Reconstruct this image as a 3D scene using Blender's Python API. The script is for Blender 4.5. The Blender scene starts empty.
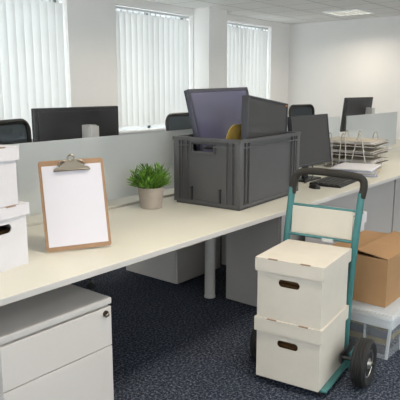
import bpy, bmesh, math, random
from mathutils import Vector, Matrix
random.seed(7)
S = bpy.context.scene
COL = S.collection
PI = math.pi
R = math.radians

# ------------------------------------------------------------------ materials
def nt(name):
    m = bpy.data.materials.new(name); m.use_nodes = True
    t = m.node_tree; b = t.nodes['Principled BSDF']
    return m, t, b

def noisy(t, b, c, scale=8, amt=.05, bump=0.0, bscale=None, detail=4):
    tc = t.nodes.new('ShaderNodeTexCoord')
    n = t.nodes.new('ShaderNodeTexNoise'); n.inputs['Scale'].default_value = scale; n.inputs['Detail'].default_value = detail
    t.links.new(tc.outputs['Object'], n.inputs['Vector'])
    r = t.nodes.new('ShaderNodeValToRGB')
    r.color_ramp.elements[0].position = .3; r.color_ramp.elements[1].position = .7
    r.color_ramp.elements[0].color = tuple(max(0, x*(1-amt)) for x in c)+(1,)
    r.color_ramp.elements[1].color = tuple(min(1, x*(1+amt)) for x in c)+(1,)
    t.links.new(n.outputs['Fac'], r.inputs['Fac'])
    t.links.new(r.outputs['Color'], b.inputs['Base Color'])
    if bump:
        n2 = t.nodes.new('ShaderNodeTexNoise'); n2.inputs['Scale'].default_value = bscale or scale*4
        t.links.new(tc.outputs['Object'], n2.inputs['Vector'])
        bp = t.nodes.new('ShaderNodeBump'); bp.inputs['Strength'].default_value = bump; bp.inputs['Distance'].default_value = .01
        t.links.new(n2.outputs['Fac'], bp.inputs['Height']); t.links.new(bp.outputs['Normal'], b.inputs['Normal'])
    return r

def mat(name, c, rough=.5, metal=0, spec=.5, scale=8, amt=.04, bump=0.0, bscale=None, coat=0):
    m, t, b = nt(name)
    b.inputs['Roughness'].default_value = rough; b.inputs['Metallic'].default_value = metal
    b.inputs['Specular IOR Level'].default_value = spec
    b.inputs['Coat Weight'].default_value = coat
    noisy(t, b, c, scale, amt, bump, bscale)
    return m

def srgb(r, g, b):
    f = lambda v: (v/255/12.92) if v/255 <= .04045 else ((v/255+.055)/1.055)**2.4
    return (f(r), f(g), f(b))

M = {}
M['wall'] = mat('painted_wall', srgb(236, 234, 231), .85, spec=.2, scale=2, amt=.015, bump=.05, bscale=120)
M['reveal'] = mat('window_reveal', srgb(225, 228, 228), .8, spec=.2)
M['desk'] = mat('cream_laminate', srgb(205, 201, 188), .42, scale=3, amt=.015, spec=.4)
M['desk_edge'] = mat('desk_edging', srgb(182, 178, 175), .5, scale=4, amt=.02)
M['ped'] = mat('pedestal_steel', srgb(192, 187, 183), .5, scale=3, amt=.015)
M['ped_top'] = mat('pedestal_lid', srgb(186, 181, 178), .5, scale=3, amt=.015)
M['cab'] = mat('grey_cabinet_laminate', srgb(158, 154, 151), .55, scale=3, amt=.03)
M['cardw'] = mat('white_card', srgb(196, 189, 178), .8, spec=.2, scale=14, amt=.02, bump=.04, bscale=60)
M['cardcool'] = mat('cool_white_card', srgb(198, 195, 198), .8, spec=.2, scale=14, amt=.015, bump=.04, bscale=60)
M['kraft'] = mat('kraft_brown', srgb(96, 70, 44), .85, spec=.15, scale=10, amt=.07)
M['card'] = mat('corrugated_cardboard', srgb(158, 124, 90), .85, spec=.15, scale=9, amt=.05, bump=.06, bscale=90)
M['tape'] = mat('slit_edge', srgb(138, 114, 94), .7)
M['dark'] = mat('dark_inside', srgb(40, 34, 28), .9)
M['black'] = mat('black_plastic', srgb(24, 24, 26), .45, amt=.1)
M['blackmatte'] = mat('black_rubber', srgb(30, 30, 30), .75, amt=.15, bump=.1, bscale=80)
M['tyre'] = mat('tyre_rubber', srgb(24, 23, 22), .7, amt=.15, bump=.1, bscale=60)
M['foam'] = mat('handle_foam', srgb(38, 35, 30), .85, amt=.12, bump=.3, bscale=160)
M['teal'] = mat('teal_paint', srgb(58, 112, 112), .38, amt=.07, scale=12, coat=.3)
M['steel'] = mat('brushed_steel', (.55, .54, .52), .35, metal=1, amt=.06, scale=20)
M['chrome'] = mat('bright_metal', (.20, .175, .14), .34, metal=.9, amt=.05)
M['lock'] = mat('dark_lock_metal', (.12, .10, .08), .35, metal=.8)
M['silver'] = mat('silver_paint', srgb(188, 186, 183), .4, metal=.05, amt=.03)
M['crate'] = mat('grey_crate_plastic', srgb(70, 69, 70), .48, scale=6, amt=.06, bump=.03, bscale=50)
M['scr_reflect'] = mat('screen_painted_reflection', srgb(92, 90, 114), .22, spec=.7, scale=3, amt=.06)  # bluish room reflection of a dark screen, put into its base colour
M['scr_dark'] = mat('matte_dark_screen', srgb(43, 40, 40), .4, spec=.4, scale=3, amt=.05)
M['bezel'] = mat('monitor_bezel', srgb(32, 31, 36), .4, amt=.05)
M['bezel_l'] = mat('grey_monitor_bezel', srgb(50, 50, 64), .35, amt=.05)
M['monback'] = mat('monitor_back_shell', srgb(38, 37, 39), .42, amt=.05, scale=5)
M['yellow'] = mat('yellow_card', srgb(160, 136, 66), .7, amt=.06)
M['paper'] = mat('paper_white', srgb(206, 204, 207), .85, spec=.2, scale=5, amt=.01)
M['paper_l'] = mat('sheet_lilac_white', srgb(200, 196, 202), .85, spec=.2, scale=3, amt=.008)
M['paper_cream'] = mat('paper_cream', srgb(180, 172, 158), .85, spec=.2, scale=8, amt=.05)
M['paper_blue'] = mat('paper_blue_white', srgb(164, 166, 186), .85, spec=.2, scale=8, amt=.03)
M['board'] = mat('brown_hardboard', srgb(142, 110, 80), .6, scale=30, amt=.08)
M['pot'] = mat('stone_pot', srgb(156, 145, 134), .8, scale=20, amt=.07, bump=.1, bscale=50)
M['soil'] = mat('dark_soil', srgb(50, 40, 30), .95, amt=.3, scale=60)
M['led'] = mat('orange_sticker', srgb(220, 140, 70), .5)
M['key'] = mat('key_caps', srgb(50, 49, 48), .5, amt=.1, scale=30)
M['traywire'] = mat('grey_tray_metal', srgb(178, 172, 165), .4, metal=.4, amt=.05)
M['cream_panel'] = mat('cream_panel', srgb(190, 184, 172), .6, amt=.02)
M['rail'] = mat('rail_aluminium', srgb(205, 207, 208), .5, metal=.0, amt=.03)
M['frame'] = mat('white_upvc', srgb(225, 228, 230), .5)

# green leaves
m, t, b = nt('green_leaf'); M['leaf'] = m
oi = t.nodes.new('ShaderNodeTexCoord'); n = t.nodes.new('ShaderNodeTexNoise'); n.inputs['Scale'].default_value = 45
r = t.nodes.new('ShaderNodeValToRGB')
r.color_ramp.elements[0].position = .35; r.color_ramp.elements[1].position = .65
r.color_ramp.elements[0].color = srgb(44, 86, 24)+(1,); r.color_ramp.elements[1].color = srgb(124, 168, 62)+(1,)
t.links.new(oi.outputs['Object'], n.inputs['Vector']); t.links.new(n.outputs['Fac'], r.inputs['Fac']); t.links.new(r.outputs['Color'], b.inputs['Base Color'])
b.inputs['Roughness'].default_value = .45

# carpet: dark blue loop pile with grey flecks
m, t, b = nt('carpet'); M['carpet'] = m
tc = t.nodes.new('ShaderNodeTexCoord')
n1 = t.nodes.new('ShaderNodeTexNoise'); n1.inputs['Scale'].default_value = 75; n1.inputs['Detail'].default_value = 5; n1.inputs['Roughness'].default_value = .75
n2 = t.nodes.new('ShaderNodeTexNoise'); n2.inputs['Scale'].default_value = 6; n2.inputs['Detail'].default_value = 3
r = t.nodes.new('ShaderNodeValToRGB')
e = r.color_ramp.elements
e[0].position = .36; e[0].color = srgb(26, 31, 44)+(1,)
e[1].position = .70; e[1].color = srgb(150, 152, 158)+(1,)
x = e.new(.50); x.color = srgb(52, 60, 76)+(1,)
mx = t.nodes.new('ShaderNodeMix'); mx.data_type = 'RGBA'; mx.blend_type = 'MULTIPLY'; mx.inputs['Factor'].default_value = .35
t.links.new(tc.outputs['Object'], n1.inputs['Vector']); t.links.new(tc.outputs['Object'], n2.inputs['Vector'])
t.links.new(n1.outputs['Fac'], r.inputs['Fac']); t.links.new(r.outputs['Color'], mx.inputs['A']); t.links.new(n2.outputs['Fac'], mx.inputs['B'])
t.links.new(mx.outputs['Result'], b.inputs['Base Color'])
b.inputs['Roughness'].default_value = .95; b.inputs['Specular IOR Level'].default_value = .1
bp = t.nodes.new('ShaderNodeBump'); bp.inputs['Strength'].default_value = .6; bp.inputs['Distance'].default_value = .01
t.links.new(n1.outputs['Fac'], bp.inputs['Height']); t.links.new(bp.outputs['Normal'], b.inputs['Normal'])

# ceiling tiles with T-bar grid
m, t, b = nt('ceiling_tiles'); M['ceil'] = m
tc = t.nodes.new('ShaderNodeTexCoord')
br = t.nodes.new('ShaderNodeTexBrick'); br.offset = 0; br.squash = 1
br.inputs['Scale'].default_value = 1; br.inputs['Brick Width'].default_value = .6; br.inputs['Row Height'].default_value = .6
br.inputs['Mortar Size'].default_value = .012; br.inputs['Mortar Smooth'].default_value = .2
br.inputs['Color1'].default_value = srgb(246, 245, 242)+(1,); br.inputs['Color2'].default_value = srgb(244, 243, 240)+(1,)
br.inputs['Mortar'].default_value = srgb(205, 204, 202)+(1,)
t.links.new(tc.outputs['Object'], br.inputs['Vector']); t.links.new(br.outputs['Color'], b.inputs['Base Color'])
b.inputs['Roughness'].default_value = .9

# translucent blind fabric
m, t, b = nt('blind_fabric'); M['vane'] = m
b.inputs['Base Color'].default_value = srgb(222, 223, 222)+(1,); b.inputs['Roughness'].default_value = .8
tr = t.nodes.new('ShaderNodeBsdfTranslucent'); tr.inputs['Color'].default_value = srgb(216, 216, 213)+(1,)
ms = t.nodes.new('ShaderNodeMixShader'); ms.inputs[0].default_value = .6
tc = t.nodes.new('ShaderNodeTexCoord'); n = t.nodes.new('ShaderNodeTexNoise'); n.inputs['Scale'].default_value = 3
mp = t.nodes.new('ShaderNodeMapRange'); mp.inputs['To Min'].default_value = .17; mp.inputs['To Max'].default_value = .23
t.links.new(tc.outputs['Object'], n.inputs['Vector']); t.links.new(n.outputs['Fac'], mp.inputs['Value']); t.links.new(mp.outputs['Result'], ms.inputs[0])
t.links.new(b.outputs[0], ms.inputs[1]); t.links.new(tr.outputs[0], ms.inputs[2]); t.links.new(ms.outputs[0], t.nodes['Material Output'].inputs['Surface'])

def clearish(name, c, fac_clear, rough, gloss=.08, grough=.1, trans=False):
    m = bpy.data.materials.new(name); m.use_nodes = True; t = m.node_tree
    for q in list(t.nodes):
        if q.type != 'OUTPUT_MATERIAL': t.nodes.remove(q)
    out = [q for q in t.nodes if q.type == 'OUTPUT_MATERIAL'][0]
    if rough > 0:
        a = t.nodes.new('ShaderNodeBsdfRefraction'); a.inputs['Roughness'].default_value = rough; a.inputs['IOR'].default_value = 1.02
        a.inputs['Color'].default_value = c+(1,)
    else:
        a = t.nodes.new('ShaderNodeBsdfTransparent'); a.inputs['Color'].default_value = c+(1,)
    d = t.nodes.new('ShaderNodeBsdfTranslucent' if trans else 'ShaderNodeBsdfDiffuse'); d.inputs['Color'].default_value = c+(1,)
    d2 = t.nodes.new('ShaderNodeBsdfDiffuse'); d2.inputs['Color'].default_value = c+(1,)
    tc = t.nodes.new('ShaderNodeTexCoord'); n = t.nodes.new('ShaderNodeTexNoise'); n.inputs['Scale'].default_value = 2.5
    mp = t.nodes.new('ShaderNodeMapRange'); mp.inputs['To Min'].default_value = .42; mp.inputs['To Max'].default_value = .58
    t.links.new(tc.outputs['Object'], n.inputs['Vector']); t.links.new(n.outputs['Fac'], mp.inputs['Value'])
    m0 = t.nodes.new('ShaderNodeMixShader'); t.links.new(mp.outputs['Result'], m0.inputs[0])
    t.links.new(d.outputs[0], m0.inputs[1]); t.links.new(d2.outputs[0], m0.inputs[2])
    m1 = t.nodes.new('ShaderNodeMixShader'); m1.inputs[0].default_value = fac_clear
    t.links.new(m0.outputs[0], m1.inputs[1]); t.links.new(a.outputs[0], m1.inputs[2])
    g = t.nodes.new('ShaderNodeBsdfGlossy'); g.inputs['Roughness'].default_value = grough
    m2 = t.nodes.new('ShaderNodeMixShader'); m2.inputs[0].default_value = gloss
    t.links.new(m1.outputs[0], m2.inputs[1]); t.links.new(g.outputs[0], m2.inputs[2])
    t.links.new(m2.outputs[0], out.inputs['Surface'])
    return m
M['frost'] = clearish('frosted_glass', srgb(222, 225, 226), .52, .35, .06, .25, True)
M['glass'] = clearish('window_glass', (.95, .98, .98), .97, 0, .04, .02)
M['tub'] = clearish('clear_plastic', srgb(244, 246, 250), .84, 0, .10, .15, True)
M['tub_rim'] = clearish('clear_plastic_rim', srgb(246, 248, 250), .38, 0, .08, .2, True)
M['mesh'] = clearish('chair_mesh', srgb(82, 88, 92), .45, 0, .03, .4)

def emis(name, c, s):
    m = bpy.data.materials.new(name); m.use_nodes = True; t = m.node_tree
    b = t.nodes['Principled BSDF']; b.inputs['Base Color'].default_value = c+(1,)
    b.inputs['Emission Color'].default_value = c+(1,); b.inputs['Emission Strength'].default_value = s
    return m
M['diffuser'] = emis('lamp_diffuser', (1, .93, .78), 1.3)

# ------------------------------------------------------------------ mesh helpers
class MB:
    def __init__(s): s.bm = bmesh.new(); s.mi = 0
    def _merge(s, b2, mtx=None):
        if mtx is not None: b2.transform(mtx)
        me = bpy.data.meshes.new('tmp'); b2.to_mesh(me); b2.free()
        n0 = len(s.bm.faces); s.bm.from_mesh(me); bpy.data.meshes.remove(me)
        s.bm.faces.ensure_lookup_table()
        for f in s.bm.faces[n0:]: f.material_index = s.mi
        return s
    def box(s, x0, x1, y0, y1, z0, z1, bev=0, mtx=None, seg=2):
        b = bmesh.new(); bmesh.ops.create_cube(b, size=1)
        b.transform(Matrix.Translation(((x0+x1)/2, (y0+y1)/2, (z0+z1)/2)) @ Matrix.Diagonal((x1-x0, y1-y0, z1-z0, 1)))
        if bev: bmesh.ops.bevel(b, geom=b.edges[:], offset=bev, segments=seg, affect='EDGES', profile=.6)
        return s._merge(b, mtx)
    def cyl(s, p0, p1, r0, r1=None, seg=20, bev=0, mtx=None):
        r1 = r0 if r1 is None else r1; p0 = Vector(p0); p1 = Vector(p1); d = p1-p0
        b = bmesh.new(); bmesh.ops.create_cone(b, cap_ends=True, segments=seg, radius1=r0, radius2=r1, depth=d.length)
        if bev: bmesh.ops.bevel(b, geom=[e for e in b.edges if len(e.link_faces) == 2 and any(len(f.verts) > 4 for f in e.link_faces)], offset=bev, segments=2, affect='EDGES')
        b.transform(Matrix.Translation((p0+p1)/2) @ d.to_track_quat('Z', 'Y').to_matrix().to_4x4())
        return s._merge(b, mtx)
    def tube(s, pts, r, seg=10, smooth=0, closed=False, mtx=None, caps=True, flat=None):
        pts = [Vector(p) for p in pts]
        for _ in range(smooth):
            q = [] if closed else [pts[0]]
            n = len(pts)
            for i in range(n if closed else n-1):
                a, c = pts[i], pts[(i+1) % n]; q += [a*.75+c*.25, a*.25+c*.75]
            if not closed: q.append(pts[-1])
            pts = q
        rs = r if isinstance(r, (list, tuple)) else [r]*len(pts)
        if len(rs) != len(pts): rs = [rs[0]]*len(pts)
        b = bmesh.new(); rings = []; n = len(pts); prev = None
        for i, p in enumerate(pts):
            if closed: tg = (pts[(i+1) % n]-pts[i-1]).normalized()
            else: tg = (pts[min(i+1, n-1)]-pts[max(i-1, 0)]).normalized()
            if prev is None:
                a = Vector((0, 0, 1)) if abs(tg.z) < .9 else Vector((1, 0, 0)); nx = tg.cross(a).normalized()
            else:
                nx = (prev-tg*prev.dot(tg)).normalized()
            prev = nx; ny = tg.cross(nx)
            k = flat or 1
            rings.append([b.verts.new(p+nx*math.cos(2*PI*j/seg)*rs[i]+ny*math.sin(2*PI*j/seg)*rs[i]*k) for j in range(seg)])
        for i in range(n if closed else n-1):
            A, B = rings[i], rings[(i+1) % n]
            for j in range(seg): b.faces.new((A[j], A[(j+1) % seg], B[(j+1) % seg], B[j]))
        if not closed and caps: b.faces.new(rings[0][::-1]); b.faces.new(rings[-1])
        bmesh.ops.recalc_face_normals(b, faces=b.faces[:])
        return s._merge(b, mtx)
    def lathe(s, prof, seg=32, mtx=None):
        b = bmesh.new(); rings = []
        for r, z in prof:
            rings.append([b.verts.new((r*math.cos(2*PI*j/seg), r*math.sin(2*PI*j/seg), z)) for j in range(seg)])
        for A, B in zip(rings, rings[1:]):
            for j in range(seg): b.faces.new((A[j], A[(j+1) % seg], B[(j+1) % seg], B[j]))
        b.faces.new(rings[0][::-1]); b.faces.new(rings[-1])
        bmesh.ops.recalc_face_normals(b, faces=b.faces[:])
        return s._merge(b, mtx)
    def prism(s, poly, y0, y1, bev=0, mtx=None):      # polygon in XZ, extruded along Y
        b = bmesh.new()
        A = [b.verts.new((x, y0, z)) for x, z in poly]; B = [b.verts.new((x, y1, z)) for x, z in poly]
        b.faces.new(A); b.faces.new(B[::-1]); n = len(poly)
        for i in range(n): b.faces.new((A[i], B[i], B[(i+1) % n], A[(i+1) % n]))
        bmesh.ops.recalc_face_normals(b, faces=b.faces[:])
        if bev: bmesh.ops.bevel(b, geom=b.edges[:], offset=bev, segments=2, affect='EDGES')
        return s._merge(b, mtx)
    def holed(s, x0, x1, z0, z1, y0, y1, hx0, hx1, hz0, hz1, rad, mtx=None):   # wall in XZ with a rounded slot through Y
        cx, cz = (hx0+hx1)/2, (hz0+hz1)/2; inner = []; K = 6
        for (ax, az, a0) in ((hx1-rad, hz1-rad, 0), (hx0+rad, hz1-rad, 90), (hx0+rad, hz0+rad, 180), (hx1-rad, hz0+rad, 270)):
            for k in range(K+1):
                a = R(a0+90*k/K); inner.append((ax+rad*math.cos(a), az+rad*math.sin(a)))
        outer = []
        corners = [(x1, z1), (x0, z1), (x0, z0), (x1, z0)]
        for i in range(4):
            c = corners[i]; nxt = corners[(i+1) % 4]
            for k in range(K+1): outer.append(c)
        b = bmesh.new(); L = {}
        def V(p, y):
            key = (round(p[0], 6), round(p[1], 6), y)
            if key not in L: L[key] = b.verts.new((p[0], y, p[1]))
            return L[key]
        n = len(inner)
        for i in range(n):
            j = (i+1) % n
            for y in (y0, y1):
                vs = []
                for v in (V(inner[i], y), V(inner[j], y), V(outer[j], y), V(outer[i], y)):
                    if v not in vs: vs.append(v)
                if len(vs) > 2: b.faces.new(vs)
            if V(inner[i], y0) != V(inner[j], y0): b.faces.new((V(inner[i], y0), V(inner[j], y0), V(inner[j], y1), V(inner[i], y1)))
        for i in range(4):
            a, c = corners[i], corners[(i+1) % 4]
            b.faces.new((V(a, y0), V(c, y0), V(c, y1), V(a, y1)))
        bmesh.ops.recalc_face_normals(b, faces=b.faces[:])
        return s._merge(b, mtx)
    def build(s, name, mats, parent=None, smooth=False, loc=None, rot=None):
        me = bpy.data.meshes.new(name); s.bm.to_mesh(me); s.bm.free()
        o = bpy.data.objects.new(name, me); COL.objects.link(o)
        for q in (mats if isinstance(mats, (list, tuple)) else [mats]): me.materials.append(q)
        if smooth:
            for p in me.polygons: p.use_smooth = True
            try: me.set_sharp_from_angle(angle=R(smooth if smooth is not True else 35))
            except Exception: pass
        if parent: o.parent = parent
        if loc: o.location = loc
        if rot: o.rotation_euler = rot
        return o

def tag(o, label, cat, group=None, kind=None):
    if label: o['label'] = label
    if cat: o['category'] = cat
    if group: o['group'] = group
    if kind: o['kind'] = kind
    return o
def thing(name, label, cat, loc=(0, 0, 0), rz=0, group=None, rot=None):
    o = bpy.data.objects.new(name, None); COL.objects.link(o); o.location = loc
    o.rotation_euler = rot if rot else (0, 0, rz); o.empty_display_size = .1
    return tag(o, label, cat, group)
def copy_tree(o, parent=None):
    c = o.copy(); COL.objects.link(c)
    if parent: c.parent = parent
    for ch in list(o.children): copy_tree(ch, c)
    return c
def struct(mb, name, m, **k): return tag(mb.build(name, m, **k), None, None, kind='structure')

# ------------------------------------------------------------------ the room
XL, XR, YN, YW, H = -2.0, 10.1, -2.6, 6.0, 2.66
struct(MB().box(XL-.2, XR+.2, YN-.2, YW+.3, -.1, 0), 'floor', M['carpet'])
struct(MB().box(XL-.2, XR+.2, YN-.2, YW+.3, H, H+.1), 'ceiling', M['ceil'])
struct(MB().box(XR, XR+.2, YN, YW+.3, 0, H), 'wall_far', M['wall'])
struct(MB().box(XL-.2, XL, YN, -2.1, 0, H).box(XL-.2, XL, 5.4, YW+.3, 0, H).box(XL-.2, XL, -2.1, 5.4, 0, .8).box(XL-.2, XL, -2.1, 5.4, 2.5, H), 'wall_left', M['wall'])
struct(MB().box(XL-.2, -1.6, YN-.2, YN, 0, H).box(9.4, XR+.2, YN-.2, YN, 0, H).box(-1.6, 9.4, YN-.2, YN, 0, .8).box(-1.6, 9.4, YN-.2, YN, 2.5, H), 'wall_near', M['wall'])
for (nm, horiz, a, c, fixed) in (('window_4', True, -1.6, 9.4, YN-.12), ('window_5', False, -2.1, 5.4, XL-.12)):  # unseen windows, added so daylight from behind the camera fills the room
    f = MB(); g = MB(); n_ = 8 if horiz else 5
    for k in range(n_+1):
        q = a+(c-a-.06)*k/n_
        if horiz: f.box(q, q+.06, fixed-.03, fixed+.03, .86, 2.44)
        else: f.box(fixed-.03, fixed+.03, q, q+.06, .86, 2.44)
    for (z0, z1) in ((.8, .86), (2.44, 2.5)):
        if horiz: f.box(a, c, fixed-.03, fixed+.03, z0, z1)
        else: f.box(fixed-.03, fixed+.03, a, c, z0, z1)
    wf = struct(f, nm, M['frame'])
    (g.box(a+.05, c-.05, fixed-.004, fixed+.004, .85, 2.45) if horiz else g.box(fixed-.004, fixed+.004, a+.05, c-.05, .85, 2.45)).build('window_pane', M['glass'], wf)
WINS = [(2.2, 4.745), (5.555, 7.17), (7.80, 9.45)]
SILL, HEAD = .85, 2.56
w = MB(); xs = [XL] + [q for p in WINS for q in p] + [XR]
for a, c in zip(xs[::2], xs[1::2]): w.box(a, c, YW, YW+.3, 0, H)
for a, c in WINS: w.box(a, c, YW, YW+.3, 0, SILL); w.box(a, c, YW, YW+.3, HEAD, H)
struct(w, 'wall_window', M['wall'])
struct(MB().box(7.19, 7.655, 5.69, YW, 0, H), 'wall_pillar', M['wall'])
struct(MB().box(XR-.015, XR, YN, YW, 0, .1, .003), 'baseboard_far', M['frame'])
for i, (a, c) in enumerate(WINS):
    f = MB(); y0, y1 = YW+.2, YW+.26
    f.box(a, c, y0, y1, SILL, SILL+.06); f.box(a, c, y0, y1, HEAD-.06, HEAD)
    mid = (a+c)/2
    for x0 in (a, mid-.03, c-.06): f.box(x0, x0+.06, y0, y1, SILL, HEAD)
    wf = struct(f, 'window_%d' % (i+1), M['frame'])
    MB().box(a+.05, c-.05, YW+.225, YW+.235, SILL+.05, HEAD-.05).build('window_pane', M['glass'], wf)
    MB().box(a-.02, c+.02, YW-.04, YW+.2, SILL-.03, SILL, .004).build('window_sill', M['frame'], wf)
    # vertical blind
    lab = ['white vertical blind at the left edge of the photo, behind the mesh chair',
           'white vertical blind between the bare wall strip and the square pillar',
           'white vertical blind right of the pillar, nearest the far corner'][i]
    t_ = thing('vertical_blind', lab, 'blind', ((a+c)/2, YW+.09, SILL+.02), group='vertical blinds at the windows')
    hw = (c-a)/2-.015; top = HEAD-SILL-.02
    n_ = int(round(2*hw/.112)); v = MB(); hg = MB().box(-hw, hw, -.020, .020, top-.045, top-.012, .005)
    rnd = random.Random(i+3)
    for k in range(n_):
        x = -hw+(k+.5)*2*hw/n_; a_ = R(-15+rnd.uniform(-4, 4)); dx, dy = .0635*math.cos(a_), .0635*math.sin(a_)
        v.bm.verts.ensure_lookup_table()
        # a gently curved strip
        pr = []
        for q in range(7):
            s_ = -1+2*q/6; bow = .006*(1-s_*s_)
            pr.append((x+dx*s_+bow*math.sin(a_), dy*s_-bow*math.cos(a_)))
        b_ = bmesh.new()
        lo = [b_.verts.new((px, py, .03)) for px, py in pr]; hi = [b_.verts.new((px, py, top-.075)) for px, py in pr]
        for q in range(6): b_.faces.new((lo[q], lo[q+1], hi[q+1], hi[q]))
        v._merge(b_)
        hg.box(x-.012, x+.012, -.004, .004, top-.085, top-.045)
    v.build('vanes', M['vane'], t_, smooth=True)
    hg.build('head_rail', M['rail'], t_)
    MB().tube([(hw-.01, -.045, top-.04), (hw-.01, -.05, .6), (hw-.012, -.05, .2)], .003, 6).cyl((hw-.011, -.05, .14), (hw-.011, -.05, .2), .008, .005, 10).build('pull_cord', M['frame'], t_)

# ceiling luminaires
def luminaire(x, y, lab, vis=True):
    t_ = thing('ceiling_light', lab, 'ceiling light', (x, y, H), group='square louvred lights in the ceiling')
    fr = MB(); s_ = .3
    for (a, c, d, e) in ((-s_, s_, -s_, -s_+.02), (-s_, s_, s_-.02, s_), (-s_, -s_+.02, -s_+.02, s_-.02), (s_-.02, s_, -s_+.02, s_-.02)): fr.box(a, c, d, e, -.022, 0)
    fr.build('frame', M['frame'], t_)
    MB().box(-s_+.02, s_-.02, -s_+.02, s_-.02, -.006, -.001).build('diffuser', M['diffuser'], t_)
    lv = MB()
    for k in range(1, 5):
        p = -s_+.02+k*(2*s_-.04)/5
        lv.box(p-.008, p+.008, -s_+.02, s_-.02, -.022, -.007); lv.box(-s_+.02, s_-.02, p-.008, p+.008, -.022, -.007)
    lv.build('louvre', M['rail'], t_)
    L = bpy.data.lights.new('lamp', 'AREA'); L.shape = 'SQUARE'; L.size = .5; L.energy = LAMP*(.8 if x > 8 else 1); L.color = (1, .89, .74); L.spread = R(150)
    lo = bpy.data.objects.new('lamp', L); COL.objects.link(lo); lo.parent = t_; lo.location = (0, 0, -.03)
LAMP = 19
luminaire(9.05, 4.3, 'square louvred ceiling light near the far wall, the only one in view')
for (x, y) in ((1.8, 4.3), (5.4, 4.3), (1.8, 1.0), (5.4, 1.0), (9.0, 1.0), (-.6, -.9), (4.0, -1.4)):
    luminaire(x, y, 'square louvred ceiling light out of view overhead')

# ------------------------------------------------------------------ desks
DZ = .74
d = thing('bench_desk', 'long cream bench desk in front carrying the clipboard, plant and grey crate', 'desk', (0, 0, 0), group='bench desks back to back')
MB().box(.2, 6.95, 1.717, 2.54, DZ-.026, DZ, .002).build('desktop', [M['desk']], d)
MB().box(.2, 6.95, 1.7145, 1.717, DZ-.025, DZ-.002).build('edge_band', M['desk_edge'], d)
MB().box(.3, 6.9, 2.36, 2.40, DZ-.066, DZ-.026).build('beam', M['silver'], d)
for x in (.55, 3.05, 5.85):
    MB().cyl((x, 2.40, 0), (x, 2.40, DZ-.066), .037, seg=28).cyl((x, 2.40, 0), (x, 2.40, .012), .041, seg=28).build('leg', M['silver'], d, smooth=True)
d2 = thing('bench_desk', 'long cream bench desk on the window side beyond the frosted glass screen', 'desk', (0, 0, 0), group='bench desks back to back')
MB().box(.2, 8.1, 2.60, 3.42, DZ-.026, DZ, .002).build('desktop', M['desk'], d2)
for x in (.55, 3.75, 7.4):
    MB().cyl((x, 2.78, 0), (x, 2.78, DZ-.026), .037, seg=24).build('leg', M['silver'], d2, smooth=True)
    MB().cyl((x, 3.25, 0), (x, 3.25, DZ-.026), .037, seg=24).build('leg', M['silver'], d2, smooth=True)

# frosted screens
def screen(x0, x1, lab):
    t_ = thing('desk_screen', lab, 'desk divider', ((x0+x1)/2, 2.57, DZ), group='frosted glass desk screens')
    h_ = (x1-x0)/2
    MB().box(-h_, h_, -.005, .005, .05, .433, .0015).build('glass_panel', M['frost'], t_)
    for s_ in (-h_+.22, h_-.22):
        MB().box(s_-.03, s_+.03, -.05, .05, 0, .006).box(s_-.012, s_+.012, -.012, .012, .006, .055, .002).build('bracket', M['silver'], t_)
screen(.5, 3.30, 'frosted glass desk screen at left, behind clipboard and potted plant')
screen(3.32, 5.33, 'frosted glass desk screen in the middle, mostly behind crate and upright monitor')
screen(5.49, 6.85, 'frosted glass desk screen at right, behind the letter trays')

# low grey cabinets under the front desk
c = thing('low_cabinet', 'mid grey low cabinet under the desk behind the hand truck, left of its pair', 'cabinet', (3.07, 1.845, 0), group='grey cabinets under the front desk')
MB().box(0, 1.9, .018, .43, .012, .712, .002).build('body', M['cab'], c)
MB().box(.004, 1.896, 0, .017, .03, .705, .002).build('front_panel', M['cab'], c)
MB().box(.01, 1.88, .03, .41, 0, .012).build('plinth', M['black'], c)
c2 = copy_tree(c); c2.location.x = 4.99
c2['label'] = 'mid grey low cabinet under the desk at the right edge, behind the cardboard box'

# pedestals
def pedestal(loc, wd, dp, h, lab, lidm, lock=True, flip=1):
    p = thing('drawer_pedestal', lab, 'drawer unit', loc, group='white drawer pedestals under the desks', rz=0 if flip == 1 else PI)
    MB().box(-wd/2, wd/2, .022, dp, .012, h-.03, .003).build('body', M['ped'], p)
    MB().box(-wd/2-.002, wd/2+.002, 0, dp+.002, h-.028, h, .005).build('top', lidm, p)
    zz = [.014, h-.212, h-.034]
    for k in range(2):
        dr = MB().box(-wd/2+.002, wd/2-.002, 0, .02, zz[k], zz[k+1]-.004, .0025).build('drawer', M['ped'], p)
        if k == 1 and lock:
            l_ = MB().cyl((wd/2-.035, -.006, h-.062), (wd/2-.035, .0, h-.062), .0135, seg=20)
            l_.box(wd/2-.037, wd/2-.033, -.022, -.006, h-.070, h-.055, .001)
            l_.cyl((wd/2-.048, -.018, h-.066), (wd/2-.034, -.018, h-.060), .007, seg=12)
            l_.build('lock', M['lock'], dr, smooth=True)
    for sx in (-1, 1):
        for sy in (.06, dp-.06):
            MB().cyl((sx*(wd/2-.05)-.01, sy, .015), (sx*(wd/2-.05)+.01, sy, .015), .015, seg=16).build('caster', M['black'], p, smooth=True)
    return p
pedestal((1.295, 1.76, 0), .53, .58, .58, 'white two drawer pedestal with a lock, at bottom left under the desk', M['ped_top'])
pedestal((3.335, 2.725, 0), .53, .55, .60, 'white pedestal on the far side beside the round desk leg', M['ped'], lock=False)

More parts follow.
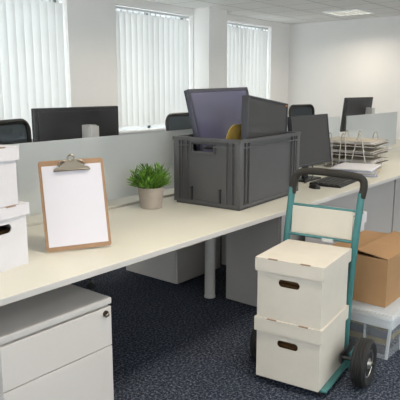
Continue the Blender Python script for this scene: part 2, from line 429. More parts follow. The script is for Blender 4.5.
# ------------------------------------------------------------------ archive boxes
def archive_box(name, lab, loc, rz, w, dp, hb, hl, m, group, slots=True, hf=.165, lid_over=.010):
    """front faces local -Y; origin at bottom centre of the front"""
    t_ = thing(name, lab, 'archive box', loc, rz, group)
    th = .005; b_ = MB(); H_ = hb+hl-.006
    hz = hb*.80; hh = .0185; hw = w*hf
    b_.holed(-w/2, w/2, 0, H_, 0, th, -hw, hw, hz-hh, hz+hh, .0175)
    b_.holed(-w/2, w/2, 0, H_, dp-th, dp, -hw, hw, hz-hh, hz+hh, .0175)
    b_.box(-w/2, -w/2+th, th, dp-th, 0, H_); b_.box(w/2-th, w/2, th, dp-th, 0, H_); b_.box(-w/2+th, w/2-th, th, dp-th, 0, th)
    b_.build('body', m, t_)
    MB().box(-w/2+.02, w/2-.02, .055, dp-.03, th, hb*.70, .004).box(-w/2+.06, w/2-.09, .075, dp-.06, hb*.70, hb*.79).build('contents', M['kraft'], t_)
    o = lid_over; l_ = MB()
    l_.box(-w/2-o, w/2+o, -o, dp+o, hb+hl-.005, hb+hl, .0015)
    l_.box(-w/2-o, w/2+o, -o, -o+.004, hb, hb+hl-.005); l_.box(-w/2-o, w/2+o, dp+o-.004, dp+o, hb, hb+hl-.005)
    l_.box(-w/2-o, -w/2-o+.004, -o+.004, dp+o-.004, hb, hb+hl-.005); l_.box(w/2+o-.004, w/2+o, -o+.004, dp+o-.004, hb, hb+hl-.005)
    lid = l_.build('lid', m, t_)
    if slots:
        for x in (-w*.25, w*.25):
            MB().box(x-.024, x+.024, -o-.0008, -o+.010, hb+hl-.0035, hb+hl+.0008).build('tab_slot', M['tape'], lid)
    return t_
g7 = R(-83)
TR = Matrix.Translation((2.265, 1.31, 0)) @ Matrix.Rotation(g7, 4, 'Z')
# frame of the hand truck: local -Y = towards the viewer's left (front), +X = right post side
def tl(x, y, z): return tuple(TR @ Vector((x, y, z)))
# local: x axis = direction u (towards the near side) -> rotated -83deg ; y axis = direction v
archive_box('archive_box', 'cream white archive box standing on the hand truck plate, lower of the two', tl(0, 0, .042), g7, .326, .368, .242, .070, M['cardw'], 'archive boxes on the hand truck')
archive_box('archive_box', 'cream white archive box on top of another on the green hand truck', tl(0, -.002, .3545), g7, .326, .368, .236, .066, M['cardw'], 'archive boxes on the hand truck')
# on the desk at the left
rs = R(10)
archive_box('archive_box', 'lower of two cool white archive boxes on the desk at the left edge', (1.165, 1.972, DZ), rs, .335, .40, .207, .047, M['cardcool'], 'archive boxes on the desk', hf=.26)
archive_box('archive_box', 'upper of two cool white archive boxes on the desk at the left edge', (1.133, 1.966, DZ+.2555), rs, .325, .40, .178, .054, M['cardcool'], 'archive boxes on the desk', hf=.22)
# behind the hand truck
archive_box('archive_box', 'white archive box behind the cream panel of the hand truck, topmost of its stack', (3.425, 1.50, .336), 0, .24, .30, .25, .07, M['cardcool'], 'archive boxes behind the hand truck')
archive_box('archive_box', 'white archive box on the carpet hidden mostly behind the cardboard box', (3.425, 1.50, 0), 0, .24, .30, .265, .07, M['cardcool'], 'archive boxes behind the hand truck')

# ------------------------------------------------------------------ hand truck
ht = thing('hand_truck', 'teal green hand truck with black foam handle carrying two archive boxes', 'hand truck', (2.265, 1.31, 0), g7)
def post(sx):
    if sx < 0: return [(-.222, .410, .03), (-.219, .413, .30), (-.206, .425, .62), (-.187, .445, .93)]
    return [(.152, .410, .03), (.156, .413, .30), (.168, .425, .62), (.188, .445, .93)]
for sx in (-1, 1):
    MB().tube(post(sx), .0185, 14, smooth=1).build('post', M['teal'], ht, smooth=True)
MB().tube([(-.188, .445, .895), (-.184, .447, .945), (-.168, .449, 1.005), (-.10, .452, 1.024), (.12, .452, 1.016), (.190, .449, 1.005), (.199, .448, .965), (.188, .445, .905)], .0195, 16, smooth=3).build('foam_handle', M['foam'], ht, smooth=True)
MB().tube([(-.192, .440, .838), (.182, .440, .834)], .0075, 10).build('upper_rung', M['teal'], ht, smooth=True)
MB().tube([(-.203, .428, .678), (.170, .428, .674)], .0075, 10).build('lower_rung', M['teal'], ht, smooth=True)
pm = Matrix.Translation((0, .4335, .76)) @ Matrix.Rotation(R(-3.5), 4, 'X')
bp_ = MB().box(-.178, .155, -.005, .005, -.076, .072, .004, mtx=pm).build('back_panel', M['cream_panel'], ht)
bd = MB()
for (x0, x1, z0, z1) in ((-.166, .143, -.066, -.065), (-.166, .143, .061, .062), (-.166, -.165, -.065, .061), (.142, .143, -.065, .061)): bd.box(x0, x1, -.0065, -.005, z0, z1, mtx=pm)
bd.build('stitched_border', M['cardw'], bp_)
MB().box(-.03, .03, -.012, .0, -.008, .008, .001, mtx=Matrix.Translation((.03, .424, .668))).build('name_plate', M['silver'], ht)
MB().box(-.160, .192, .030, .43, .028, .040, .003).build('foot_plate', M['teal'], ht)
MB().box(-.240, -.205, .36, .44, .012, .08, .004).build('plate_bracket', M['teal'], ht)
MB().box(.170, .200, .36, .44, .012, .10, .004).build('plate_bracket', M['teal'], ht)
MB().tube([(-.218, .425, .36), (.157, .425, .36)], .009, 10).build('back_rail', M['teal'], ht, smooth=True)
for sx in (-1, 1):
    wx = .296 if sx > 0 else -.245; ax = .186 if sx > 0 else -.190
    MB().box(ax-.006, ax+.006, .25, .43, .085, .140, .004).cyl((ax-sx*.006, .262, .119), (wx+sx*.055, .262, .119), .009, seg=14).build('axle_arm', M['black'], ht, smooth=True)
    W = Matrix.Translation((wx, .262, .119)) @ Matrix.Rotation(sx*PI/2, 4, 'Y') @ Matrix.Diagonal((1.06, 1.06, 1, 1))
    tyre = MB(); prof = [(.066, -.026), (.080, -.034), (.098, -.036), (.108, -.030)]
    for z in (-.021, -.007, .007, .021): prof += [(.1105, z-.005), (.112, z-.004), (.112, z+.004), (.1085, z+.0055)]
    prof += [(.108, .030), (.098, .036), (.080, .034), (.066, .026)]
    wh = tyre.lathe(prof, 48, W).build('tyre', M['tyre'], ht, smooth=28)
    rim = MB().lathe([(.064, .018), (.067, .027), (.060, .028), (.052, .016), (.028, .014), (.024, .030), (.012, .032), (.011, .040), (.004, .041)], 36, W)
    for k in range(5):
        a_ = 2*PI*k/5; rim.cyl((.040*math.cos(a_), .040*math.sin(a_), .010), (.040*math.cos(a_), .040*math.sin(a_), .020), .007, seg=8, mtx=W)
    rim.build('rim', M['steel'], wh, smooth=30)
    cs = MB().cyl((sx*.15-.012, .05, .0155), (sx*.15+.012, .05, .0155), .0150, seg=18).box(sx*.15-.014, sx*.15+.014, .04, .06, .014, .028)
    cs.build('small_caster', M['black'], ht, smooth=True)

# ------------------------------------------------------------------ clear tub with cardboard box
TX, TY, TW, TD = 2.885, 1.05, .60, .40
tb = thing('storage_tub', 'clear plastic storage tub on the carpet under the cardboard box', 'storage tub', (TX, TY, 0))
def frustum(mb, x0, x1, y0, y1, z0, z1, ex, th):
    b_ = bmesh.new()
    def ring(z, g, q=4, rr=.03):
        pts = []; g_ = g
        for (cx, cy, a0) in ((x1+g_-rr, y1+g_-rr, 0), (x0-g_+rr, y1+g_-rr, 90), (x0-g_+rr, y0-g_+rr, 180), (x1+g_-rr, y0-g_+rr, 270)):
            for k in range(q+1):
                a = R(a0+90*k/q); pts.append(b_.verts.new((cx+rr*math.cos(a), cy+rr*math.sin(a), z)))
        return pts
    A = ring(z0, 0); B = ring(z1, ex); C_ = ring(z1, ex-th); D = ring(z0+th, -th); n = len(A)
    for P, Q in ((A, B), (B, C_), (C_, D)):
        for i in range(n): b_.faces.new((P[i], P[(i+1) % n], Q[(i+1) % n], Q[i]))
    b_.faces.new(A[::-1]); b_.faces.new(D)
    bmesh.ops.recalc_face_normals(b_, faces=b_.faces[:])
    mb._merge(b_); return mb
frustum(MB(), .0, TW, .0, TD, .004, .235, .022, .003).build('body', M['tub'], tb, smooth=True)
rb = MB()
rb.box(-.026, TW+.026, -.026, -.016, .19, .235, .004).box(-.026, TW+.026, TD+.016, TD+.026, .19, .235, .004)
rb.box(-.026, -.016, -.016, TD+.016, .19, .235, .004).box(TW+.016, TW+.026, -.016, TD+.016, .19, .235, .004)
rb.build('rim', M['tub_rim'], tb)
for y in (.13, .28): MB().box(-.014, -.006, y-.006, y+.006, .01, .19, .002).build('rib', M['tub_rim'], tb)
for x in (.16, .44): MB().box(x-.006, x+.006, -.014, -.006, .01, .19, .002).build('rib', M['tub_rim'], tb)
for (x, y) in ((0, 0), (TW, 0), (0, TD), (TW, TD)):
    sx, sy = (1 if x == 0 else -1), (1 if y == 0 else -1)
    MB().tube([(x+sx*.010, y+sy*.010, .004), (x-sx*.010, y-sy*.010, .20)], .009, 10).build('corner_rib', M['tub_rim'], tb, smooth=True)
MB().box(.006, TW-.006, .006, TD-.006, 0, .008, .002).build('base', M['tub_rim'], tb)
MB().box(-.034, TW+.034, -.034, TD+.034, .236, .262, .009).box(-.02, TW+.02, -.02, TD+.02, .262, .268, .003).build('lid', M['tub_rim'], tb)
# binders inside the tub
for k, (z, hh, mm, lb) in enumerate(((.012, .05, 'black', 'dark folder lying at the bottom inside the clear tub'), (.063, .03, 'yellow', 'tan folder lying in the middle inside the clear tub'),
                                     (.094, .045, 'bezel_l', 'grey folder lying above the tan folder inside the clear tub'), (.140, .028, 'yellow', 'tan folder lying on top inside the clear tub'))):
    o = MB().box(TX+.035+.008*k, TX+.50, TY+.03, TY+.37-.012*k, z, z+hh, .003).build('folder', M[mm]); tag(o, lb, 'folder', 'folders inside the clear tub')

cb = thing('cardboard_box', 'brown cardboard box with loosely closed flaps on the clear tub', 'cardboard box', (2.955, 1.105, .2685))
W_, D_, Hc = .54, .37, .270
b_ = MB(); th = .005
b_.box(0, th, 0, D_, 0, Hc).box(W_-th, W_, 0, D_, 0, Hc).box(th, W_-th, 0, th, 0, Hc).box(th, W_-th, D_-th, D_, 0, Hc).box(th, W_-th, th, D_-th, 0, th)
b_.build('body', M['card'], cb)
MB().box(.004, .04, .008, D_-.008, Hc-.010, Hc-.006).build('inner_flap', M['card'], cb)
MB().box(W_-.04, W_-.004, .008, D_-.008, Hc-.010, Hc-.006).build('inner_flap', M['card'], cb)
MB().box(-.004, W_+.004, 0, .180, -.0025, .0025, mtx=Matrix.Translation((0, -.001, Hc+.003)) @ Matrix.Rotation(R(8), 4, 'X')).build('flap', M['card'], cb)
MB().box(-.004, W_+.004, -.163, 0, -.0025, .0025, mtx=Matrix.Translation((0, D_+.001, Hc+.003)) @ Matrix.Rotation(R(-1), 4, 'X')).build('flap', M['card'], cb)

# ------------------------------------------------------------------ grey euro crate
CR = R(3.5)
cr = thing('plastic_crate', 'large dark grey plastic crate on the desk with old monitors inside', 'crate', (2.700, 1.903, DZ), CR)
L, Wd, Hh = .772, .498, .418
b_ = MB(); e_ = .016                        # walls set in from the rim
b_.box(e_, L-e_, e_, e_+.006, .0, Hh-.01).box(e_, L-e_, Wd-e_-.006, Wd-e_, .0, Hh-.01)
b_.box(e_+.006, L-e_-.006, e_, Wd-e_, .0, .008)
RX = Matrix.Rotation(R(90), 4, 'Z')
for x in (e_+.006, L-e_):                    # end walls with a hand hole: local wall X->world Y
    b_.holed(e_, Wd-e_, 0, Hh-.01, 0, .006, Wd*.40, Wd*.71, Hh*.80, Hh*.905, .012, mtx=Matrix.Translation((x, 0, 0)) @ RX)
b_.build('wall_shell', M['crate'], cr)
r_ = MB()
for (z0, z1, o) in ((Hh-.022, Hh, 0), (Hh-.056, Hh-.046, .004)):
    r_.box(o, L-o, o, e_, z0, z1, .002).box(o, L-o, Wd-e_, Wd-o, z0, z1, .002)
    if z0 > Hh-.03:
        r_.box(o, e_, e_, Wd-e_, z0, z1, .002).box(L-e_, L-o, e_, Wd-e_, z0, z1, .002)
    else:
        for (ya, yb) in ((e_, Wd*.38), (Wd*.73, Wd-e_)):
            r_.box(o, e_, ya, yb, z0, z1, .002).box(L-e_, L-o, ya, yb, z0, z1, .002)
r_.build('rim', M['crate'], cr)
for x in (.07, .11, L-.11, L-.07):           # long side ribs
    for (y0, y1) in ((.004, e_), (Wd-e_, Wd-.004)): MB().box(x-.004, x+.004, y0, y1, .028, Hh-.022, .001).build('rib', M['crate'], cr)
for y in (.065, .105, Wd-.105, Wd-.065):
    for (x0, x1) in ((.004, e_), (L-e_, L-.004)): MB().box(x0, x1, y-.004, y+.004, .028, Hh-.022, .001).build('rib', M['crate'], cr)
for y in (Wd*.30, Wd*.72):
    MB().box(.004, e_-.001, y-.005, y+.005, .03, .105, .002).cyl((.004, y, .108), (e_-.001, y, .108), .008, seg=12).build('drain_slot', M['black'], cr)
for (x, y) in ((0, 0), (L-.05, 0), (0, Wd-.05), (L-.05, Wd-.05)):
    MB().box(x+.003, x+.047, y+.003, y+.047, .018, Hh-.02, .010).build('corner_post', M['crate'], cr, smooth=30)
q_ = MB(); q_.box(.004, L-.004, .004, e_, .014, .030, .003).box(.004, L-.004, Wd-e_, Wd-.004, .014, .030, .003).box(.004, e_, e_, Wd-e_, .014, .030, .003).box(L-e_, L-.004, e_, Wd-e_, .014, .030, .003)
q_.build('base_band', M['crate'], cr)
# raised centre ledge around the hand hole
for x in (.002, L-e_):
    hm = MB()
    y0, y1, z0, z1 = Wd*.39, Wd*.72, Hh*.79, Hh*.915
    hm.box(x, x+.014, y0-.008, y0, z0-.008, z1, .002).box(x, x+.014, y1, y1+.008, z0-.008, z1, .002).box(x, x+.014, y0, y1, z0-.008, z0, .002)
    hm.build('handle_surround', M['crate'], cr)

# monitors lying in the crate -----------------------------------------------------
def monitor_shell(parent, w, h, shell, scr, th=.03, bez=.018, cr_=.01):
    """local: panel centred at origin, screen facing -Y"""
    f = MB(); 
    f.box(-w/2, w/2, -.001, th, -h/2, h/2, .006)
    for (x0, x1, z0, z1) in ((-w/2, w/2, -h/2, -h/2+bez), (-w/2, w/2, h/2-bez, h/2), (-w/2, -w/2+bez, -h/2+bez, h/2-bez), (w/2-bez, w/2, -h/2+bez, h/2-bez)):
        f.box(x0, x1, -.009, .001, z0, z1, .003)
    hs = f.build('housing', shell, parent)
    MB().box(-w/2+bez-.001, w/2-bez+.001, -.004, -.0012, -h/2+bez-.001, h/2-bez+.001).build('screen', scr, parent)
    return hs
def mon_in_crate(lab, loc, rot, w, h, shell, scr, th, bez):
    t_ = thing('monitor', lab, 'monitor', loc, group='monitors', rot=rot)
    monitor_shell(t_, w, h, shell, scr, th, bez)
    return t_
m1 = mon_in_crate('monitor with a painted lilac reflection on its screen, leaning back in the grey crate', (3.125, 2.330, 1.238), (R(-15), R(-1.2), R(1)), .665, .435, M['bezel_l'], M['scr_reflect'], .032, .022)
m2 = mon_in_crate('dark screened monitor with an orange sticker standing in the crate front', (3.132, 2.005, 1.187), (R(-3), R(7), R(3.5)), .525, .385, M['bezel'], M['scr_dark'], .035, .014)
MB().box(.225, .245, -.0098, -.009, .172, .178).build('sticker', M['led'], m2)
# yellow folder between them: a rounded sheet
yf = MB(); poly = []
for k in range(13):
    a = R(180-90*k/12); poly.append((.13+.13*math.cos(a), .0+.19*math.sin(a)))
poly += [(.22, .19), (.22, -.12), (0, -.12)]
yf.prism([(p[0], p[1]) for p in poly], 0, .006)
o = yf.build('envelope', M['yellow'], loc=(2.835, 2.115, 1.035), rot=(R(-4), 0, R(2))); tag(o, 'yellow rounded card folder between the two monitors in the crate', 'folder')
o = MB().box(0, .16, 0, .004, 0, .26, .001).build('paper_sheet', M['paper'], loc=(2.80, 2.15, .885), rot=(R(-6), R(6), 0)); tag(o, 'white sheet edge peeking beside the yellow folder in the crate', 'paper')
# coiled cable behind the crate's hand hole
pts = []
for k in range(150):
    a = k*.42; pts.append((2.765+.022*math.cos(a), 2.14+.075*math.sin(a), .758+.0024*k+.003*math.sin(a*3)))
o = MB().tube(pts, .0075, 8).build('cable_coil', M['blackmatte'], smooth=True); tag(o, 'black coiled cable inside the crate, seen through its hand hole', 'cable')

# ------------------------------------------------------------------ clipboard
CB = Vector((1.471, 2.078, DZ)); CB2 = Vector((1.719, 1.93, DZ)); dirx = (CB2-CB).normalized(); ang = math.atan2(dirx.y, dirx.x)
mid = (CB+CB2)/2
ck = thing('clipboard', 'brown clipboard with blank white sheet standing upright on the desk', 'clipboard', (mid.x-.012, mid.y-.020, DZ+.0065), rot=(R(-14), R(-1.6), ang))
cw, chh = .288, .402
ms_ = MB(); pl = []
for (cx, cz, a0) in ((cw/2-.012, chh-.012, 0), (-cw/2+.012, chh-.012, 90), (-cw/2+.012, .012, 180), (cw/2-.012, .012, 270)):
    for k in range(5): a = R(a0+90*k/4); pl.append((cx+.012*math.cos(a), cz+.012*math.sin(a)))
ms_.prism(pl, 0, .005).build('board', M['board'], ck)
MB().box(-cw/2+.013, cw/2-.013, -.0022, -.0003, .020, chh-.024).build('paper_sheet', M['paper_l'], ck)
cl = MB()
cp = [(-.078, .355), (.078, .355), (.076, .365), (.052, .371), (.036, .385), (.022, .401), (-.022, .401), (-.036, .385), (-.052, .371), (-.076, .365)]
cl.prism(cp, -.012, -.004, .002)
cl.tube([(-.080, -.013, .354), (.080, -.013, .354)], .0045, 10)
clp = cl.build('clip', M['chrome'], ck, smooth=30)
lp = []
for k in range(20): a = 2*PI*k/20; lp.append((.013*math.cos(a), -.010, .408+.013*math.sin(a)))
MB().tube(lp, .0045, 8, closed=True).build('hanging_ring', M['chrome'], clp, smooth=True)
for sx in (-1, 1):
    MB().tube([(sx*.028, -.013, .393), (sx*.040, -.014, .395), (sx*.052, -.013, .385), (sx*.056, -.012, .373)], .005, 8, smooth=1).build('spring_end', M['chrome'], clp, smooth=True)
MB().box(-.02, .02, .005, .012, .02, .26, .002, mtx=Matrix.Translation((0, .0, .0))).box(-.018, .018, 0, .006, -.262, 0, .002, mtx=Matrix.Translation((0, .010, .262)) @ Matrix.Rotation(R(22), 4, 'X')).build('rear_strut', M['board'], ck)

# ------------------------------------------------------------------ potted plant
pp = thing('potted_plant', 'small bushy green plant in a stone coloured pot on the desk', 'plant', (2.460, 2.390, DZ)); pp.scale = (1.13, 1.13, 1.10)
MB().lathe([(.052, 0), (.056, .002), (.060, .03), (.069, .113), (.0705, .117), (.064, .117), (.062, .105), (.002, .104)], 40).build('pot', M['pot'], pp, smooth=30)
MB().lathe([(.0615, .100), (.061, .107), (.04, .110), (.002, .111)], 28).build('soil', M['soil'], pp, smooth=True)
bm = bmesh.new(); rnd = random.Random(5)
def blade(bm, p0, dirv, ln, wd, curl):
    side = dirv.cross(Vector((0, 0, 1)))
    side = side.normalized() if side.length > .01 else Vector((1, 0, 0))
    prev = None; N = 4
    tw = rnd.uniform(-.8, .8); side = (Matrix.Rotation(tw, 3, dirv) @ side)
    for k in range(N+1):
        s_ = k/N; c_ = p0+dirv*ln*s_+Vector((dirv.x, dirv.y, 0))*curl*s_*s_-Vector((0, 0, 1))*curl*.6*s_*s_
        w_ = wd*(math.sin(PI*min(1, .18+.82*s_))**.8) if k < N else .0004
        a, b = bm.verts.new(c_-side*w_), bm.verts.new(c_+side*w_)
        if prev: bm.faces.new((prev[0], prev[1], b, a))
        prev = (a, b)
for k in range(190):
    # stems radiating from the centre with leaflets
    az = rnd.uniform(0, 2*PI); el = rnd.uniform(.0, 1.3); 
    d_ = Vector((math.cos(az)*math.sin(el), math.sin(az)*math.sin(el), math.cos(el)))
    r0 = rnd.uniform(0, .045); base = Vector((math.cos(az)*r0, math.sin(az)*r0, .108))
    ln = rnd.uniform(.07, .150)*(1.0 if el < .7 else .78)
    blade(bm, base, d_, ln, .0030, .012)
    tip = base+d_*ln*rnd.uniform(.45, .8)
    for q in range(5):
        a2 = rnd.uniform(0, 2*PI); d2_ = (d_+.75*Vector((math.cos(a2), math.sin(a2), rnd.uniform(-.1, .5)))).normalized()
        blade(bm, base+d_*ln*rnd.uniform(.3, .85), d2_, rnd.uniform(.026, .050), .0036, .004)
f_ = MB(); f_.bm.free(); f_.bm = bm; f_.build('foliage', M['leaf'], pp)

# ------------------------------------------------------------------ upright monitor, keyboard, papers, trays on front desk
mo = thing('monitor', 'upright dark monitor on the desk right of the grey crate', 'monitor', (4.01, 2.16, DZ), R(0), 'monitors')
TM = Matrix.Translation((0, 0, .315)) @ Matrix.Rotation(R(-8), 4, 'X') @ Matrix.Translation((0, 0, -.315))
hs = MB(); w_, h_ = .58, .385; zc = .315
hs.box(-w_/2, w_/2, 0, .03, zc-h_/2, zc+h_/2, .006, mtx=TM)
for (x0, x1, z0, z1) in ((-w_/2, w_/2, zc-h_/2, zc-h_/2+.016), (-w_/2, w_/2, zc+h_/2-.012, zc+h_/2), (-w_/2, -w_/2+.014, zc-h_/2+.016, zc+h_/2-.012), (w_/2-.014, w_/2, zc-h_/2+.016, zc+h_/2-.012)):
    hs.box(x0, x1, -.008, .001, z0, z1, .002, mtx=TM)
hs.build('housing', M['bezel'], mo)
MB().box(-w_/2+.013, w_/2-.013, -.004, -.0005, zc-h_/2+.015, zc+h_/2-.011, mtx=TM).build('screen', M['scr_dark'], mo)
MB().box(-.035, .035, .035, .060, .012, .34, .006).build('stand', M['black'], mo)
MB().box(-.13, .13, -.03, .11, 0, .014, .006).build('base', M['black'], mo)
MB().tube([(.05, .03, .14), (.02, -.02, .08), (-.08, -.06, .02), (-.18, -.05, .006)], .004, 8, smooth=2).build('cable', M['black'], mo, smooth=True)

kb = thing('keyboard', 'black keyboard on the desk in front of the upright monitor', 'keyboard', (4.06, 1.955, DZ), R(6))
MB().prism([(-.12, 0), (.12, 0), (.12, .014), (-.12, .022)], -.26, .26, .003, mtx=Matrix.Rotation(R(90), 4, 'Z') @ Matrix.Rotation(PI, 4, 'Z')).build('case', M['black'], kb)
ky = MB()
for ry in range(5):
    for cx in range(16):
        x = -.235+cx*.0313; y = -.088+ry*.040
        z = .0165 + (.12+y)/.24*.008 - .001
        if ry == 0 and 4 <= cx <= 9:
            if cx == 4: ky.box(x-.012, x+.168, y-.015, y+.015, z-.003, z+.005, .002)
            continue
        ky.box(x-.013, x+.013, y-.016, y+.016, z-.003, z+.005, .002)
ky.build('keys', M['key'], kb)
ms2 = MB(); ms2.lathe([(.034, 0), (.035, .01), (.028, .024), (.014, .031), (.002, .032)], 24, mtx=Matrix.Diagonal((.85, 1.5, 1, 1)))
o = ms2.build('computer_mouse', M['black'], smooth=True, loc=(3.70, 1.955, DZ), rot=(0, 0, R(-20))); tag(o, 'black computer mouse on the desk at the left end of the keyboard', 'mouse')

rnd = random.Random(11)
z = DZ; pal = ['paper_blue', 'paper', 'paper_blue', 'paper_cream', 'paper', 'paper_blue', 'paper', 'paper']
names = ['pale blue papers at the very bottom of the pile beside the keyboard', 'white papers second from the bottom of the pile beside the keyboard', 'pale blue papers third from the bottom of the desk pile',
         'cream papers in the middle of the pile beside the keyboard', 'white papers just above the cream ones in the desk pile', 'pale blue papers third from the top of the desk pile',
         'white papers second from the top of the desk pile', 'white blank top sheets of the paper pile between trays and keyboard']
for k in range(8):
    h = .0075
    o = MB().box(-.215, .215, -.16, .16, 0, h-.0006, .0008).build('paper_bundle', M[pal[k]], loc=(4.62+rnd.uniform(-.018, .018), 2.045+rnd.uniform(-.018, .018), z), rot=(0, 0, R(18+rnd.uniform(-9, 9))))
    tag(o, names[k], 'papers', 'paper bundles in the pile'); z += h

# letter trays
lt = thing('letter_tray', 'three tier grey letter tray with wire stand, at the right end of the desk', 'letter tray', (5.02, 2.27, DZ), R(2))
TWI, TDE = .36, .52
for k in range(3):
    z0 = .03+k*.082; tr_ = MB()
    n_ = 9
    tr_.tube([(-TWI/2, -TDE/2, z0+.006), (TWI/2, -TDE/2, z0+.022), (TWI/2, TDE/2, z0+.022), (-TWI/2, TDE/2, z0+.006)], .006, 8, closed=True)
    tr_.tube([(-TWI/2, -TDE/2, z0+.030), (-TWI/2+.02, -TDE/2, z0+.03), (TWI/2, -TDE/2, z0+.046), (TWI/2, TDE/2, z0+.046), (-TWI/2, TDE/2, z0+.030)], .004, 8, closed=True)
    tr_.box(-TWI/2, TWI/2, -TDE/2, TDE/2, -.003, .001, mtx=Matrix.Translation((0, 0, z0+.014)) @ Matrix.Rotation(R(-1.5), 4, 'Y'))
    tr_.build('tray', M['traywire'], lt, smooth=30)
for yy, sp in ((.15, .035), (.02, .035), (-.13, .075)):
    for xx in (-TWI/2-.012, TWI/2+.012):
        MB().tube([(xx, yy-sp, .004), (xx, yy-.018, .29), (xx, yy, .315), (xx, yy+.018, .29), (xx, yy+sp, .004)], .006, 8, smooth=1).build('wire_stand', M['traywire'], lt, smooth=True)
tz = [('bottom', .052), ('middle', .134), ('top', .216)]
for nm, zz in tz:
    for q in range(3):
        o = MB().box(-.155, .155, -.235, .235, 0, .008, .0015).build('paper_bundle', M[['paper_cream', 'paper', 'paper_cream'][q]], loc=(5.02+rnd.uniform(-.01, .01), 2.27+rnd.uniform(-.015, .015), DZ+zz+.002+q*.0095), rot=(0, R(-1.5), R(2+rnd.uniform(-3, 3))))
        tag(o, '%s papers lying in the %s tier of the letter tray' % (['lower cream', 'white', 'uppermost cream'][q], nm), 'papers', 'papers in the letter trays')

# ------------------------------------------------------------------ far side monitors
def desk_monitor(lab, loc, rz, w, h, zc, tilt=0, bx=.0, zroll=0):
    """back faces local -Y"""
    t_ = thing('monitor', lab, 'monitor', loc, rz, 'monitors')
    mt = Matrix.Translation((0, 0, zc)) @ Matrix.Rotation(R(zroll), 4, 'Y') @ Matrix.Rotation(R(tilt), 4, 'X')
    b_ = MB(); b_.box(-w/2, w/2, 0, .028, -h/2, h/2, .007, mtx=mt).box(-w/2+.03, w/2-.03, -.006, .001, -h/2+.02, h/2-.025, .003, mtx=mt)
    b_.build('housing', M['monback'], t_)
    MB().box(-w/2+.012, w/2-.012, .028, .030, -h/2+.012, h/2-.012, mtx=mt).build('screen', M['scr_dark'], t_)
    MB().box(bx-.034, bx+.034, -.085, -.006, -.05, .082, .006, mtx=mt).build('stand_head', M['silver'], t_)
    MB().box(bx-.034, bx+.034, -.105, -.084, .012, zc+.075, .004).build('stand', M['silver'], t_)
    MB().box(bx-.12, bx+.12, -.15, .09, 0, .013, .005).build('base', M['silver'], t_)
    return t_
desk_monitor('wide black monitor seen from behind, over the left glass screen', (2.515, 3.10, DZ), R(1), .725, .40, .385, bx=.045)
desk_monitor('small black monitor seen from behind near the far wall, at right', (6.98, 3.12, DZ), R(-6), .66, .42, .385, tilt=6, bx=.20)
o = MB().box(-.12, .12, -.10, .10, 0, .012, .002).build('paper_bundle', M['paper_cream'], loc=(6.35, 2.85, DZ), rot=(0, 0, R(15))); tag(o, 'cream papers on the far desk below the small monitor at right', 'papers')

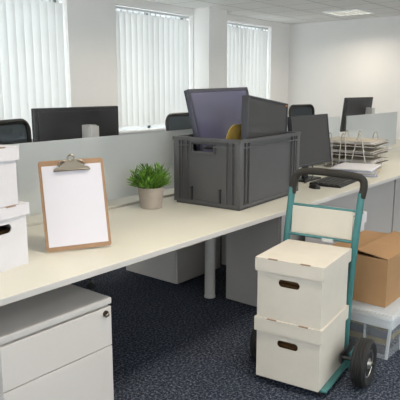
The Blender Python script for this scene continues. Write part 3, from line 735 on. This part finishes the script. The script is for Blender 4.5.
# ------------------------------------------------------------------ office chairs
def office_chair(lab, loc, rz, w=.5, brot=0, h1=1.235):
    """sitter faces local -Y, backrest at +Y"""
    t_ = thing('office_chair', lab, 'office chair', loc, rz, 'black mesh office chairs')
    h0 = .66
    pts = []
    for (cx, cz, a0) in ((w/2-.08, h1-.08, 0), (-w/2+.08, h1-.08, 90), (-w/2+.09, h0+.06, 180), (w/2-.09, h0+.06, 270)):
        for k in range(6):
            a = R(a0+90*k/5); rr = .08 if a0 < 180 else .06; x = cx+rr*math.cos(a); z_ = cz+rr*math.sin(a)
            pts.append((x, .26+.05*math.sin((z_-.66)*2.4)-.16*(x*x), z_))
    MB().tube(pts, .019, 10, closed=True).build('back_frame', M['black'], t_, smooth=True)
    b_ = bmesh.new(); n = 10; G = []
    for i in range(n+1):
        row = []
        for j in range(n+1):
            z_ = h0+.01+(h1-h0-.02)*j/n; x = (-w/2+.015+(w-.03)*i/n)
            # stay inside the rounded frame
            tp = max(0, (z_-(h1-.08))/.08); x *= 1-.16*tp*tp if tp > 0 else 1
            row.append(b_.verts.new((x, .26+.05*math.sin((z_-.66)*2.4)-.16*(x*x), z_)))
        G.append(row)
    for i in range(n):
        for j in range(n): b_.faces.new((G[i][j], G[i+1][j], G[i+1][j+1], G[i][j+1]))
    bmesh.ops.solidify(b_, geom=b_.faces[:], thickness=.004)
    m_ = MB(); m_._merge(b_); m_.build('mesh_back', M['mesh'], t_, smooth=True)
    MB().tube([(0, .28, .80), (0, .31, .62), (0, .22, .46), (0, .05, .44)], .022, 10, smooth=2, flat=1.4).build('back_support', M['black'], t_, smooth=True)
    MB().box(-.245, .245, -.24, .22, .455, .525, .03, seg=4).build('seat', M['blackmatte'], t_, smooth=True)
    for sx in (-1, 1):
        MB().tube([(sx*.20, .04, .45), (sx*.285, .04, .46), (sx*.285, .04, .64)], .014, 8, smooth=1).box(sx*.285-.035, sx*.285+.035, -.10, .14, .64, .665, .01).build('armrest', M['black'], t_, smooth=30)
    MB().cyl((0, 0, .10), (0, 0, .455), .028).cyl((0, 0, .10), (0, 0, .28), .036).build('gas_lift', M['black'], t_, smooth=True)
    bs = MB()
    for k in range(5):
        a = brot+2*PI*k/5; bs.tube([(0, 0, .115), (.16*math.cos(a), .16*math.sin(a), .105), (.32*math.cos(a), .32*math.sin(a), .075)], [.026, .022, .016], 8)
    bs.cyl((0, 0, .07), (0, 0, .14), .045)
    bs.build('star_base', M['black'], t_, smooth=True)
    for k in range(5):
        a = brot+2*PI*k/5; x, y = .315*math.cos(a), .315*math.sin(a); px, py = -math.sin(a), math.cos(a)
        c_ = MB()
        for s_ in (-1, 1): c_.cyl((x+px*s_*.010, y+py*s_*.010, .028), (x+px*s_*.026, y+py*s_*.026, .028), .028, seg=18)
        c_.cyl((x, y, .03), (x, y, .075), .008, seg=8)
        c_.build('caster', M['black'], t_, smooth=30)
    return t_
office_chair('black mesh office chair at the left edge, before the left blind', (2.40, 3.40, 0), R(20), .58, brot=R(-62), h1=1.21)
office_chair('black mesh office chair behind the grey crate, before the middle blind', (4.36, 3.46, 0), R(2), .52, brot=R(10), h1=1.195)
office_chair('black mesh office chair between the crate and the upright monitor, by the far corner', (6.66, 3.46, 0), R(-4), .54, brot=R(40), h1=1.225)

# ------------------------------------------------------------------ daylight
w = bpy.data.worlds.new('sky'); S.world = w; w.use_nodes = True
bg = w.node_tree.nodes['Background']; bg.inputs['Color'].default_value = (.96, .975, 1.0, 1); bg.inputs['Strength'].default_value = 3.5

# ------------------------------------------------------------------ camera
f = 577.0; yh = 88.0; x1 = 680.0
pitch = math.atan((200-yh)/f); a = math.atan((x1-200)/math.hypot(f, 200-yh))
fw = Vector((math.cos(a)*math.cos(pitch), math.sin(a)*math.cos(pitch), -math.sin(pitch)))
cd = bpy.data.cameras.new('camera'); cam = bpy.data.objects.new('camera', cd); COL.objects.link(cam)
cam.location = (0, 0, 1.45); cam.rotation_euler = fw.to_track_quat('-Z', 'Y').to_euler()
cd.sensor_width = 36; cd.lens = f/400*36; cd.clip_start = .05
S.camera = cam
S.view_settings.view_transform = 'Standard'; S.view_settings.look = 'None'; S.view_settings.gamma = 1
S.view_settings.exposure = .38; S.view_settings.use_curve_mapping = False
